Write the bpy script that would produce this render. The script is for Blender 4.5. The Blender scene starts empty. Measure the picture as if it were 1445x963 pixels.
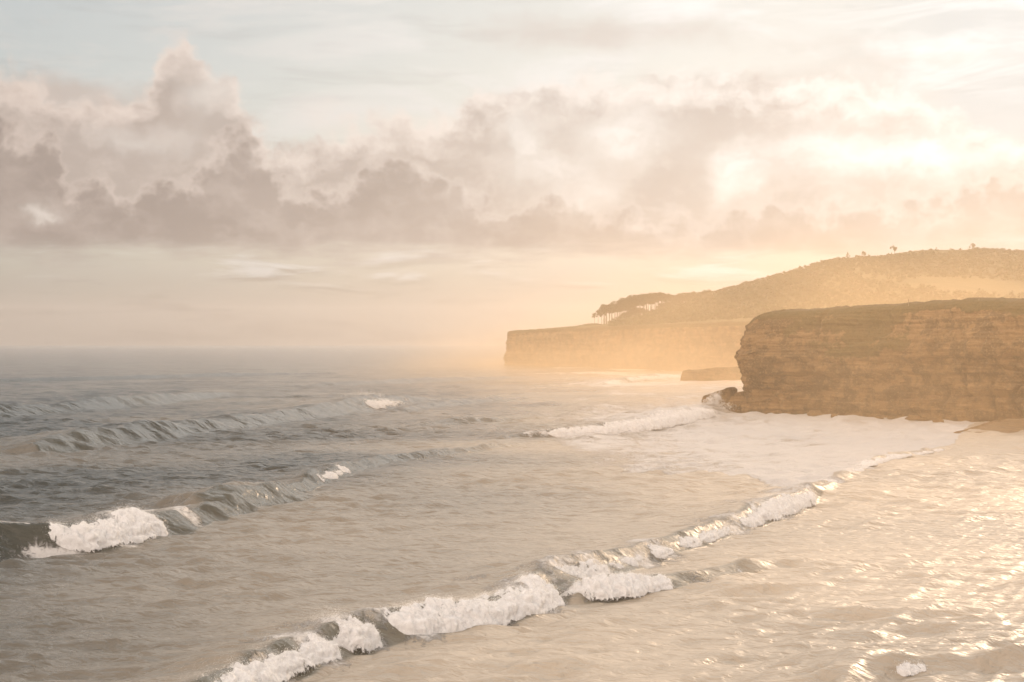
import bpy, math, random
import numpy as np
from mathutils import Vector

random.seed(7)
rng = np.random.default_rng(11)
S = bpy.context.scene
COL = S.collection
R = math.radians

# ------------------------------------------------------------------ camera
EYE = 20.0
FPX = 2006.0
CX, CY = 722.5, 481.5
cam = bpy.data.cameras.new("camera")
cam.lens = 50.0
cam.sensor_width = 36.0
cam.clip_start = 0.5
cam.clip_end = 60000.0
cam_o = bpy.data.objects.new("camera", cam)
cam_o.location = (0, 0, EYE)
cam_o.rotation_euler = (R(90), 0, 0)
COL.objects.link(cam_o)
S.camera = cam_o

# ------------------------------------------------------------------ light
SUN_AZ, SUN_EL = 31.0, 14.0          # degrees to the right of the view axis, above the horizon
EXPOSURE = 1.18
SUN_STRENGTH = 1.5
SKY_STRENGTH = 0.10
HAZE_DENSITY = 0.000075
MIST_DENSITY = 0.0018
sun_dir = Vector((math.sin(R(SUN_AZ)) * math.cos(R(SUN_EL)), math.cos(R(SUN_AZ)) * math.cos(R(SUN_EL)), math.sin(R(SUN_EL))))
sun = bpy.data.lights.new("sun", 'SUN')
sun.energy = SUN_STRENGTH
sun.angle = R(10.0)                  # the sun is veiled by thin cloud and salt haze
sun.color = (1.0, 0.72, 0.48)
sun_o = bpy.data.objects.new("sun", sun)
sun_o.rotation_euler = (-sun_dir).to_track_quat('-Z', 'Y').to_euler()
sun_o.location = (60, 60, 120)
COL.objects.link(sun_o)

S.view_settings.view_transform = 'Standard'
S.view_settings.look = 'None'
S.view_settings.exposure = EXPOSURE
S.view_settings.gamma = 1.0
S.view_settings.use_curve_mapping = False
S.render.engine = 'CYCLES'
cy = S.cycles
cy.use_denoising = True
cy.max_bounces = 6
cy.diffuse_bounces = 2
cy.glossy_bounces = 3
cy.transmission_bounces = 4
cy.volume_bounces = 1
cy.transparent_max_bounces = 16
cy.sample_clamp_indirect = 8.0
cy.sample_clamp_direct = 1.3
cy.caustics_reflective = False
cy.caustics_refractive = False


def px2ang(x, y):
    """photo pixel -> azimuth, elevation of that direction, in degrees"""
    dx, dz = (x - CX) / FPX, (CY - y) / FPX
    return math.degrees(math.atan(dx)), math.degrees(math.atan2(dz, math.hypot(1, dx)))


# ------------------------------------------------------------------ node helper
class NT:
    def __init__(self, tree):
        self.t = tree

    def n(self, kind, **kw):
        nd = self.t.nodes.new(kind)
        for k, v in kw.items():
            if k == 'ins':
                for i, val in v.items():
                    self.put(nd, i, val)
            else:
                setattr(nd, k, v)
        return nd

    def put(self, nd, i, val):
        sock = nd.inputs[i]
        if hasattr(val, 'is_linked') or hasattr(val, 'links'):
            self.t.links.new(val, sock)
        else:
            sock.default_value = val

    def m(self, op, a, b=None, c=None, clamp=False):
        nd = self.n('ShaderNodeMath', operation=op, use_clamp=clamp)
        self.put(nd, 0, a)
        if b is not None:
            self.put(nd, 1, b)
        if c is not None:
            self.put(nd, 2, c)
        return nd.outputs[0]

    def v(self, op, a, b=None, out=0):
        nd = self.n('ShaderNodeVectorMath', operation=op)
        self.put(nd, 0, a)
        if b is not None:
            if op == 'SCALE':
                self.put(nd, 3, b)
            else:
                self.put(nd, 1, b)
        return nd.outputs[out]

    def noise(self, vec, scale, detail=4, rough=0.5, dist=0.0, dim='3D', typ='FBM', out=0, lac=2.0):
        nd = self.n('ShaderNodeTexNoise', noise_dimensions=dim, noise_type=typ)
        nd.inputs['Scale'].default_value = scale
        nd.inputs['Detail'].default_value = detail
        nd.inputs['Roughness'].default_value = rough
        nd.inputs['Lacunarity'].default_value = lac
        nd.inputs['Distortion'].default_value = dist
        if vec is not None:
            self.put(nd, 'Vector', vec)
        return nd.outputs[out]

    def rng(self, x, a, b, c=0.0, d=1.0, smooth=True):
        nd = self.n('ShaderNodeMapRange', interpolation_type='SMOOTHSTEP' if smooth else 'LINEAR')
        for i, val in enumerate((x, a, b, c, d)):
            self.put(nd, i, val)
        return nd.outputs[0]

    def mix(self, f, a, b, blend='MIX'):
        nd = self.n('ShaderNodeMix', data_type='RGBA', blend_type=blend)
        self.put(nd, 0, f)
        self.put(nd, 6, a)
        self.put(nd, 7, b)
        return nd.outputs[2]

    def xyz(self, x, y, z=0.0):
        nd = self.n('ShaderNodeCombineXYZ')
        for i, val in enumerate((x, y, z)):
            self.put(nd, i, val)
        return nd.outputs[0]

    def sep(self, vec):
        nd = self.n('ShaderNodeSeparateXYZ')
        self.put(nd, 0, vec)
        return nd.outputs


# ------------------------------------------------------------------ sky with clouds
# Cumulus rows: the line of their heads round the horizon, read off the photograph, then turned into azimuth and elevation
ROW_BACK = [(-700, 150), (-200, 85), (0, 84), (50, 100), (110, 122), (190, 118), (222, 70), (240, 46), (262, 40), (285, 72), (318, 92), (340, 128), (368, 165), (395, 186),
            (450, 172), (520, 160), (556, 140), (585, 146), (606, 152), (640, 134), (690, 112), (760, 104), (850, 98), (1000, 92), (1180, 98), (1250, 104), (1310, 128), (1380, 158), (1430, 175), (1500, 160), (1900, 140)]
ROW_FRONT = [(-700, 220), (-200, 190), (-40, 150), (0, 146), (36, 158), (70, 172), (92, 205), (104, 246), (130, 234), (152, 238), (168, 262), (205, 236), (262, 226), (300, 205), (330, 172), (362, 178), (385, 225), (440, 250),
             (500, 232), (550, 205), (610, 215), (660, 245), (720, 268), (790, 250), (850, 274), (930, 284), (1010, 290), (1090, 262), (1180, 272), (1250, 262), (1330, 250), (1445, 228), (1900, 200)]
# long soft bars high up, and the bright breaks in the bank: x, y, rx, ry, weight
BARS = [(850, 48, 230, 30, .9), (1090, 128, 190, 22, .9), (170, 165, 150, 40, .9), (1010, 150, 260, 34, .7), (40, 120, 120, 24, .7), (1300, 85, 170, 13, .7), (1180, 60, 120, 12, .5)]
BREAKS = [(884, 190, 62, 30, 1.0), (1030, 252, 30, 36, 1.0), (1205, 218, 120, 28, 1.1), (742, 205, 32, 50, .8), (800, 245, 46, 30, .7), (830, 280, 34, 24, .6), (1330, 232, 60, 20, .8),
          (470, 166, 44, 22, .7), (52, 296, 34, 14, 1.0), (200, 195, 70, 16, .5), (285, 140, 30, 26, .5)]


def build_world():
    world = bpy.data.worlds.new("World")
    S.world = world
    world.use_nodes = True
    t = world.node_tree
    t.nodes.clear()
    k = NT(t)
    out = k.n('ShaderNodeOutputWorld')
    bg = k.n('ShaderNodeBackground')
    sky = k.n('ShaderNodeTexSky', sky_type='NISHITA', sun_disc=False)
    sky.sun_elevation = R(SUN_EL)
    sky.sun_rotation = R(SUN_AZ)
    sky.altitude = 0.0
    sky.air_density = 1.0
    sky.dust_density = 3.0
    sky.ozone_density = 1.0
    d = k.n('ShaderNodeTexCoord').outputs['Generated']
    d = k.v('NORMALIZE', d)
    X, Y, Z = k.sep(d)
    az = k.m('MULTIPLY', k.m('ARCTAN2', X, Y), 180 / math.pi)
    el = k.m('MULTIPLY', k.m('ARCSINE', Z), 180 / math.pi)
    p = k.xyz(az, el, 0.0)
    cosang = k.v('DOT_PRODUCT', d, tuple(sun_dir), out=1)
    away = cosang
    glow = k.m('POWER', k.m('MAXIMUM', cosang, 0.0), 4.8)

    # ragged, rounded outlines shared by all layers (degrees)
    w1 = k.v('SUBTRACT', k.noise(p, 0.55, 3, .55, out=1), (.5, .5, .5))
    w2 = k.v('SUBTRACT', k.noise(p, 2.1, 5, .60, out=1), (.5, .5, .5))
    warp = k.v('ADD', k.v('MULTIPLY', w1, (1.3, 1.1, 0)), k.v('MULTIPLY', w2, (.55, .62, 0)))
    q = k.v('ADD', p, warp)
    qx, qy, _ = k.sep(q)
    vor = k.n('ShaderNodeTexVoronoi', feature='SMOOTH_F1', voronoi_dimensions='2D')
    vor.inputs['Scale'].default_value = .85
    vor.inputs['Detail'].default_value = 2.0
    vor.inputs['Roughness'].default_value = .5
    vor.inputs['Lacunarity'].default_value = 2.4
    vor.inputs['Smoothness'].default_value = .5
    k.put(vor, 'Vector', k.v('ADD', p, k.v('SCALE', warp, .6)))
    puff = k.m('MULTIPLY', k.m('SUBTRACT', .45, vor.outputs['Distance']), 1.0)
    big = k.m('SUBTRACT', k.noise(k.v('MULTIPLY', p, (.5, 1.1, 1)), .36, 6, .56), .5)
    mid = k.m('SUBTRACT', k.noise(k.v('MULTIPLY', q, (.6, 1.1, 1)), 1.1, 6, .58), .5)

    def line(pts):
        nd = k.n('ShaderNodeFloatCurve')
        c = nd.mapping.curves[0]
        xy = []
        for (x, y) in pts:
            a_, e_ = px2ang(x, y)
            xy.append(((a_ + 45) / 90, e_ / 20))
        while len(c.points) < len(xy):
            c.points.new(0, 0)
        for pt, v_ in zip(c.points, xy):
            pt.location = v_
        nd.mapping.update()
        k.put(nd, 1, k.m('DIVIDE', k.m('ADD', qx, 45.0), 90.0))
        return k.m('MULTIPLY', nd.outputs[0], 20.0)

    def blobs(lst, vec):
        tot = None
        for (x, y, rx, ry, wgt) in lst:
            a_, e_ = px2ang(x, y)
            dd = k.v('MULTIPLY', k.v('SUBTRACT', vec, (a_, e_, 0)), (1 / (rx * .0286), 1 / (ry * .0286), 0))
            b = k.m('MULTIPLY', k.m('EXPONENT', k.m('MULTIPLY', k.v('DOT_PRODUCT', dd, dd, out=1), -1.0)), wgt)
            tot = b if tot is None else k.m('ADD', tot, b)
        return tot

    # clear air: paler and milkier than a pure sky
    res = k.mix(k.m('MULTIPLY_ADD', glow, .30, .74, clamp=True), k.v('SCALE', sky.outputs[0], SKY_STRENGTH), k.mix(glow, AIR[0], AIR[1]))
    # high thin sheet, combed out sideways
    hn = k.noise(k.v('MULTIPLY', p, (.26, 1.05, 1)), .42, 8, .60, .8)
    hi = k.m('MULTIPLY', k.rng(hn, .45, .66), k.rng(el, 4.0, 9.0, .2, .85))
    hcol = k.mix(glow, HIGH[0], HIGH[1])
    res = k.mix(hi, res, hcol)
    # warm air low down with thin bars
    wcol = k.mix(glow, WARM[0], WARM[1])
    res = k.mix(k.rng(el, 5.5, 0.0, 0.0, .85), res, wcol)
    ln = k.noise(k.v('MULTIPLY', p, (.22, 1.6, 1)), .8, 7, .60, .5)
    low = k.m('MULTIPLY', k.rng(ln, .50, .68), k.rng(el, 5.5, 1.0, .1, .55))
    res = k.mix(low, res, k.mix(glow, LOW[0], LOW[1]))
    ln2 = k.noise(k.v('MULTIPLY', p, (.24, 1.7, 3)), .7, 7, .62, .6)
    res = k.mix(k.m('MULTIPLY', k.rng(ln2, .52, .66), k.m('MULTIPLY', k.rng(el, 1.6, 3.0), k.rng(el, 6.0, 4.0, 0, .7))), res, hcol)

    ragged = k.m('ADD', el, k.m('MULTIPLY', k.m('SUBTRACT', k.noise(k.v('MULTIPLY', p, (.30, 1.5, 1)), .8, 7, .62), .5), 2.6))
    body = k.mix(glow, CLOUD_BODY[0], CLOUD_BODY[1])
    soft = k.mix(glow, CLOUD_SOFT[0], CLOUD_SOFT[1])
    edge = k.mix(glow, CLOUD_EDGE[0], CLOUD_EDGE[1])
    gaps = k.m('MULTIPLY', blobs(BREAKS, k.v('ADD', q, k.v('MULTIPLY', w1, (1.5, 1.2, 0)))), k.m('MULTIPLY_ADD', mid, 3.2, .85, clamp=True))

    # soft bars
    br = k.m('ADD', blobs(BARS, k.v('ADD', p, k.v('MULTIPLY', w1, (3.0, .9, 0)))), k.m('MULTIPLY', mid, .9))
    res = k.mix(k.rng(br, .15, 1.15, 0, .8), res, k.mix(.28, soft, edge))
    # the bank behind
    dA = k.m('SUBTRACT', line(ROW_BACK), qy)
    dA = k.m('ADD', dA, k.m('MULTIPLY', puff, .8))
    cA = k.m('MULTIPLY', k.rng(dA, -.10, .75), k.rng(ragged, 3.0, 4.5))
    deepA = k.m('ADD', k.rng(dA, .05, 2.2), k.m('MULTIPLY', k.m('ADD', big, mid), 1.5), clamp=True)
    colA = k.mix(deepA, edge, soft)
    colA = k.mix(k.m('MULTIPLY', k.m('ADD', big, k.m('MULTIPLY', mid, .7)), 2.0, clamp=True), colA, k.mix(.45, soft, body))
    res = k.mix(k.m('MULTIPLY', cA, k.m('SUBTRACT', .93, k.m('MULTIPLY', gaps, .55)), clamp=True), res, colA)
    # sunlight through the breaks
    res = k.mix(k.m('MULTIPLY', gaps, .95, clamp=True), res, k.mix(glow, BREAK[0], BREAK[1]))
    # the darker bank in front
    dB = k.m('SUBTRACT', line(ROW_FRONT), qy)
    dB = k.m('ADD', dB, k.m('ADD', puff, k.m('MULTIPLY', big, 1.6)))
    cB = k.m('MULTIPLY', k.rng(dB, -.15, .70), k.rng(ragged, 2.9, 4.2))
    deepB = k.m('ADD', k.rng(dB, .0, 1.15), k.m('ADD', k.m('MULTIPLY', mid, 1.1), k.m('MULTIPLY', puff, .25)), clamp=True)
    deepB = k.m('MULTIPLY', deepB, k.m('MULTIPLY_ADD', big, .9, .92), clamp=True)
    colB = k.mix(deepB, k.mix(.40, edge, soft), k.mix(.25, body, soft))
    res = k.mix(k.m('MULTIPLY', cB, k.m('SUBTRACT', .92, k.m('MULTIPLY', gaps, .8)), clamp=True), res, colB)
    # unseen sky overhead and away from the sun, brightened to fill foam and water
    lift = k.m('MULTIPLY_ADD', k.m('POWER', k.m('MAXIMUM', cosang, 0.0), 3.0), 2.6, .25)
    res = k.v('SCALE', res, k.m('MULTIPLY_ADD', k.rng(el, 13.5, 30.0), lift, 1.0))
    res = k.mix(k.rng(away, .45, -.35), res, (1.12, .95, .83, 1))  # flat bright fill added opposite the sun for ambient light
    k.put(bg, 0, res)
    bg.inputs[1].default_value = 1.0
    t.links.new(bg.outputs[0], out.inputs[0])
    world.cycles.sampling_method = 'MANUAL'
    world.cycles.sample_map_resolution = 512


# colours away from the sun / close to the sun
CLOUD_BODY = ((.090, .069, .059, 1), (.305, .265, .232, 1))
CLOUD_SOFT = ((.185, .148, .127, 1), (.345, .31, .28, 1))
BREAK = ((.29, .25, .22, 1), (.54, .525, .505, 1))
CLOUD_EDGE = ((.31, .25, .215, 1), (.53, .505, .475, 1))
AIR = ((.180, .187, .182, 1), (.385, .385, .375, 1))
HIGH = ((.265, .25, .235, 1), (.54, .53, .515, 1))
LOW = ((.055, .042, .033, 1), (.22, .19, .165, 1))
WARM = ((.088, .068, .052, 1), (.275, .24, .205, 1))
build_world()


# ------------------------------------------------------------------ helpers
def tag(o, label=None, cat=None, group=None, kind=None):
    if label: o['label'] = label
    if cat: o['category'] = cat
    if group: o['group'] = group
    if kind: o['kind'] = kind
    return o


def at(px, py, Y):
    return Vector(((px - CX) / FPX * Y, Y, EYE + (CY - py) / FPX * Y))


def on_sea(px, py, z=0.0):
    Y = (EYE - z) * FPX / (py - CY)
    return ((px - CX) / FPX * Y, Y)


_perm = np.random.default_rng(3).permutation(256).astype(np.int64)
_perm = np.concatenate([_perm, _perm, _perm])
_val = np.random.default_rng(5).uniform(-1, 1, 256).astype(np.float32)


def vnoise(x, y, z=0.0):
    """smooth value noise, -1..1, on arrays"""
    x, y, z = np.broadcast_arrays(np.asarray(x, np.float32), np.asarray(y, np.float32), np.asarray(z, np.float32))
    xi, yi, zi = np.floor(x).astype(np.int64), np.floor(y).astype(np.int64), np.floor(z).astype(np.int64)
    fx, fy, fz = x - xi, y - yi, z - zi
    ux, uy, uz = (f * f * f * (f * (f * 6 - 15) + 10) for f in (fx, fy, fz))

    def c(dx, dy, dz):
        return _val[_perm[_perm[_perm[(xi + dx) & 255] + ((yi + dy) & 255)] + ((zi + dz) & 255)]]

    def lz(dx, dy):
        a = c(dx, dy, 0)
        return a + uz * (c(dx, dy, 1) - a)
    a0, a1 = lz(0, 0), lz(1, 0)
    b0, b1 = lz(0, 1), lz(1, 1)
    a = a0 + ux * (a1 - a0)
    b = b0 + ux * (b1 - b0)
    return a + uy * (b - a)


def fbm(x, y, z=0.0, octs=4, gain=.5, lac=2.03, billow=False):
    tot, amp = 0.0, 1.0
    for o in range(octs):
        f = lac ** o
        n = vnoise(np.asarray(x) * f + 17.3 * o, np.asarray(y) * f - 9.1 * o, np.asarray(z) * f + 4.7 * o)
        tot = tot + amp * ((1 - 2 * np.abs(n)) if billow else n)
        amp *= gain
    return tot


def sstep(a, b, x):
    t = np.clip((x - a) / (b - a), 0, 1)
    return t * t * (3 - 2 * t)


def grid_mesh(name, P, mat, parent=None, attrs=None, flip=False, smooth=True):
    """P: (rows, cols, 3) array -> one quad mesh object"""
    nr, nc = P.shape[:2]
    me = bpy.data.meshes.new(name)
    idx = np.arange(nr * nc, dtype=np.int32).reshape(nr, nc)
    q = np.stack([idx[:-1, :-1], idx[:-1, 1:], idx[1:, 1:], idx[1:, :-1]], -1).reshape(-1, 4)
    if flip:
        q = q[:, ::-1]
    nf = len(q)
    me.vertices.add(nr * nc)
    me.vertices.foreach_set('co', np.ascontiguousarray(P, np.float32).ravel())
    me.loops.add(nf * 4)
    me.loops.foreach_set('vertex_index', np.ascontiguousarray(q, np.int32).ravel())
    me.polygons.add(nf)
    me.polygons.foreach_set('loop_start', np.arange(0, nf * 4, 4, dtype=np.int32))
    me.polygons.foreach_set('use_smooth', np.full(nf, smooth, bool))
    me.update(calc_edges=True)
    for an, arr in (attrs or {}).items():
        a = me.attributes.new(an, 'FLOAT', 'POINT')
        a.data.foreach_set('value', np.ascontiguousarray(arr, np.float32).ravel())
    me.materials.append(mat)
    o = bpy.data.objects.new(name, me)
    if parent: o.parent = parent
    COL.objects.link(o)
    return o


def tri_mesh(name, V, F, mat, parent=None, smooth=False):
    """V (n,3), F (m,k) all faces the same size"""
    me = bpy.data.meshes.new(name)
    V, F = np.asarray(V, np.float32), np.asarray(F, np.int32)
    m, kk = F.shape
    me.vertices.add(len(V))
    me.vertices.foreach_set('co', V.ravel())
    me.loops.add(m * kk)
    me.loops.foreach_set('vertex_index', np.ascontiguousarray(F).ravel())
    me.polygons.add(m)
    me.polygons.foreach_set('loop_start', np.arange(0, m * kk, kk, dtype=np.int32))
    me.polygons.foreach_set('use_smooth', np.full(m, smooth, bool))
    me.update(calc_edges=True)
    me.materials.append(mat)
    o = bpy.data.objects.new(name, me)
    if parent: o.parent = parent
    COL.objects.link(o)
    return o


def new_mat(name):
    m = bpy.data.materials.new(name)
    m.use_nodes = True
    t = m.node_tree
    t.nodes.clear()
    k = NT(t)
    out = k.n('ShaderNodeOutputMaterial')
    b = k.n('ShaderNodeBsdfPrincipled')
    t.links.new(b.outputs[0], out.inputs[0])
    return m, k, b, out


def attr(k, name):
    return k.n('ShaderNodeAttribute', attribute_name=name).outputs['Fac']


# ------------------------------------------------------------------ materials
def water_material():
    m, k, b, out = new_mat("sea_water")
    geo = k.n('ShaderNodeNewGeometry').outputs['Position']
    foam = attr(k, 'foam')
    milk_glare = attr(k, 'milky_glare')
    face = attr(k, 'face')
    # lace of foam where the sea is white
    p = k.v('MULTIPLY', geo, (1, 1, .3))
    f1 = k.noise(p, 1.5, 8, .70, 1.4)
    f2 = k.noise(p, .16, 5, .6, .6)
    lace = k.m('ADD', k.m('MULTIPLY', f1, .6), k.m('MULTIPLY', f2, .5))
    msk = k.rng(k.m('ADD', foam, k.m('MULTIPLY', k.m('SUBTRACT', lace, .55), 1.7)), .40, .66)
    msk = k.m('MULTIPLY', msk, k.rng(foam, .02, .12))
    deep = k.mix(milk_glare, (.018, .023, .021, 1), (.40, .335, .26, 1))  # pale end holds milky surf water and the bright sheen as colour
    deep = k.mix(k.m('MULTIPLY', face, .75), deep, k.mix(milk_glare, (.020, .023, .017, 1), (.085, .080, .055, 1)))
    base = k.mix(msk, deep, (.47, .45, .43, 1))
    k.put(b, 'Base Color', base)
    k.put(b, 'Roughness', k.m('ADD', k.m('MULTIPLY_ADD', msk, .30, k.m('MULTIPLY_ADD', milk_glare, .38, .16)), k.m('MULTIPLY', face, -.10)))
    b.inputs['IOR'].default_value = 1.33
    r1 = k.noise(k.v('MULTIPLY', geo, (.6, 1.25, 1)), 1.1, 3, .5, .4)
    r2 = k.noise(k.v('MULTIPLY', geo, (.6, 1.0, 1)), .28, 4, .55, .3)
    bump = k.n('ShaderNodeBump')
    bump.inputs['Strength'].default_value = 1.0
    bump.inputs['Distance'].default_value = 1.0
    hgt = k.m('ADD', k.m('MULTIPLY', r1, .42), k.m('MULTIPLY', r2, .5))
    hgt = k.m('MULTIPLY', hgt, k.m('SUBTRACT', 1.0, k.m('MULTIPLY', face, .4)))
    k.put(bump, 'Height', k.m('ADD', hgt, k.m('MULTIPLY', k.m('MULTIPLY', msk, f1), .25)))
    k.t.links.new(bump.outputs[0], b.inputs['Normal'])
    return m


def foam_material():
    m, k, b, out = new_mat("white_foam")
    geo = k.n('ShaderNodeNewGeometry').outputs['Position']
    n = k.noise(geo, 3.0, 6, .7)
    k.put(b, 'Base Color', k.mix(k.rng(n, .3, .7), (.60, .585, .575, 1), (.72, .71, .70, 1)))
    b.inputs['Roughness'].default_value = .8
    b.inputs['Specular IOR Level'].default_value = .2
    b.inputs['Subsurface Weight'].default_value = 0.0
    bump = k.n('ShaderNodeBump')
    bump.inputs['Distance'].default_value = .16
    k.put(bump, 'Height', k.noise(k.v('MULTIPLY', geo, (1, 1, .55)), 2.4, 6, .62, .6))
    k.t.links.new(bump.outputs[0], b.inputs['Normal'])
    tr = k.n('ShaderNodeBsdfTranslucent')
    tr.inputs[0].default_value = (.85, .83, .80, 1)
    mx = k.n('ShaderNodeMixShader')
    mx.inputs[0].default_value = .16
    k.t.links.new(b.outputs[0], mx.inputs[1])
    k.t.links.new(tr.outputs[0], mx.inputs[2])
    # torn, lacy margins: the sheet of foam has holes where it thins out
    thin = attr(k, 'cover')
    lace = k.noise(k.v('MULTIPLY', geo, (1, 1, .6)), 2.6, 7, .68, 1.0)
    hole = k.rng(k.m('ADD', thin, k.m('MULTIPLY', k.m('SUBTRACT', lace, .5), 1.5)), .30, .44)
    clear = k.n('ShaderNodeBsdfTransparent')
    m2 = k.n('ShaderNodeMixShader')
    k.put(m2, 0, hole)
    k.t.links.new(clear.outputs[0], m2.inputs[1])
    k.t.links.new(mx.outputs[0], m2.inputs[2])
    k.t.links.new(m2.outputs[0], out.inputs[0])
    return m


def spray_material():
    m, k, b, out = new_mat("spray_drops")
    k.put(b, 'Base Color', (.88, .87, .86, 1))
    b.inputs['Roughness'].default_value = .6
    tr = k.n('ShaderNodeBsdfTranslucent')
    tr.inputs[0].default_value = (.9, .88, .85, 1)
    mx = k.n('ShaderNodeMixShader')
    mx.inputs[0].default_value = .5
    k.t.links.new(b.outputs[0], mx.inputs[1])
    k.t.links.new(tr.outputs[0], mx.inputs[2])
    k.t.links.new(mx.outputs[0], out.inputs[0])
    return m


def rock_material(name, tint=(1, 1, 1), scale=1.0):
    m, k, b, out = new_mat(name)
    geo = k.n('ShaderNodeNewGeometry').outputs['Position']
    veg = attr(k, 'veg')
    # beds of limestone, nearly level
    wob = k.noise(geo, .05 * scale, 3, .5)
    x, y, z = k.sep(geo)
    zz = k.m('ADD', k.m('ADD', z, k.m('MULTIPLY', wob, 2.0)), k.m('MULTIPLY', x, .02))
    bed = k.noise(k.xyz(k.m('MULTIPLY', x, .03), k.m('MULTIPLY', y, .03), zz), 1.1 * scale, 5, .7)
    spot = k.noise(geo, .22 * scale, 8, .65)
    brk = k.noise(geo, .075 * scale, 4, .6)
    crack_shade = k.noise(k.v('MULTIPLY', geo, (1, 1, .12)), .55 * scale, 5, .6)  # upright streaks: the dark of cracks, put into the colour
    fine = k.noise(geo, 1.6 * scale, 5, .7)
    c = k.mix(k.rng(bed, .32, .66), (.115, .062, .025, 1), (.26, .155, .07, 1))
    c = k.mix(k.rng(brk, .40, .60, .75, .0), c, (.185, .108, .047, 1))
    c = k.mix(k.rng(crack_shade, .54, .68, 0, .6), c, (.085, .052, .024, 1))
    c = k.mix(k.rng(spot, .44, .58, 0, .95), c, (.078, .048, .022, 1))  # rock mottling, deepened to paint in missing relief shade
    c = k.mix(k.rng(fine, .52, .68, 0, .65), c, (.30, .20, .10, 1))  # pale flecks, strengthened as painted highlights of the relief
    g = k.mix(k.rng(fine, .3, .7), (.045, .040, .013, 1), (.10, .072, .024, 1))
    g = k.mix(k.rng(spot, .45, .6, 0, .6), g, (.10, .066, .024, 1))
    vm = k.rng(k.m('ADD', veg, k.m('MULTIPLY', k.m('SUBTRACT', spot, .5), 1.3)), .40, .60)
    c = k.mix(vm, c, g)
    c = k.mix(1.0, c, (*tint, 1), 'MULTIPLY')
    k.put(b, 'Base Color', c)
    b.inputs['Roughness'].default_value = .9
    b.inputs['Specular IOR Level'].default_value = .15
    bump = k.n('ShaderNodeBump')
    bump.inputs['Distance'].default_value = .8
    k.put(bump, 'Height', k.m('ADD', k.m('ADD', k.m('MULTIPLY', bed, 1.0), k.m('MULTIPLY', spot, .8)), k.m('MULTIPLY', fine, .5)))
    k.t.links.new(bump.outputs[0], b.inputs['Normal'])
    return m


def hill_material():
    m, k, b, out = new_mat("hillside")
    geo = k.n('ShaderNodeNewGeometry').outputs['Position']
    wood = attr(k, 'wood')
    n1 = k.noise(geo, .02, 6, .6)
    n2 = k.noise(geo, .18, 6, .65)
    mead = k.mix(k.rng(n1, .4, .6), (.075, .070, .026, 1), (.11, .092, .038, 1))
    tree = k.mix(k.rng(n2, .35, .65), (.030, .040, .016, 1), (.060, .062, .025, 1))
    k.put(b, 'Base Color', k.mix(k.rng(wood, .35, .65), mead, tree))
    b.inputs['Roughness'].default_value = .95
    b.inputs['Specular IOR Level'].default_value = .1
    bump = k.n('ShaderNodeBump')
    bump.inputs['Distance'].default_value = 3.0
    k.put(bump, 'Height', n2)
    k.t.links.new(bump.outputs[0], b.inputs['Normal'])
    return m


def simple_mat(name, c1, c2, scale, rough=.9, transl=0.0):
    m, k, b, out = new_mat(name)
    geo = k.n('ShaderNodeNewGeometry').outputs['Position']
    k.put(b, 'Base Color', k.mix(k.rng(k.noise(geo, scale, 5, .6), .35, .65), (*c1, 1), (*c2, 1)))
    b.inputs['Roughness'].default_value = rough
    b.inputs['Specular IOR Level'].default_value = .15
    if transl:
        tr = k.n('ShaderNodeBsdfTranslucent')
        tr.inputs[0].default_value = (*[min(1, 1.4 * v) for v in c2], 1)
        mx = k.n('ShaderNodeMixShader')
        mx.inputs[0].default_value = transl
        k.t.links.new(b.outputs[0], mx.inputs[1])
        k.t.links.new(tr.outputs[0], mx.inputs[2])
        k.t.links.new(mx.outputs[0], out.inputs[0])
    return m


def volume_mat(name, density, color, aniso, noise=None):
    m = bpy.data.materials.new(name)
    m.use_nodes = True
    t = m.node_tree
    t.nodes.clear()
    k = NT(t)
    out = k.n('ShaderNodeOutputMaterial')
    v = k.n('ShaderNodeVolumePrincipled')
    v.inputs['Color'].default_value = (*color, 1)
    v.inputs['Density'].default_value = density
    v.inputs['Anisotropy'].default_value = aniso
    t.links.new(v.outputs[0], out.inputs['Volume'])
    return m, k, v


M_WATER = water_material()
M_FOAM = foam_material()
M_SPRAY = spray_material()
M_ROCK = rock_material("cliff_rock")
M_FARROCK = rock_material("far_cliff_rock", (.9, .9, .9), .7)
M_HILL = hill_material()
M_BARK = simple_mat("pine_bark", (.06, .042, .028), (.12, .085, .055), 2.0)
M_LEAF = simple_mat("pine_needles", (.03, .045, .018), (.06, .066, .025), .7, .85, .12)
M_WOOD = simple_mat("weathered_post", (.16, .12, .08), (.26, .20, .14), 5.0)
M_SAND = simple_mat("wet_sand", (.16, .105, .06), (.24, .16, .09), .4, .55)


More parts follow.
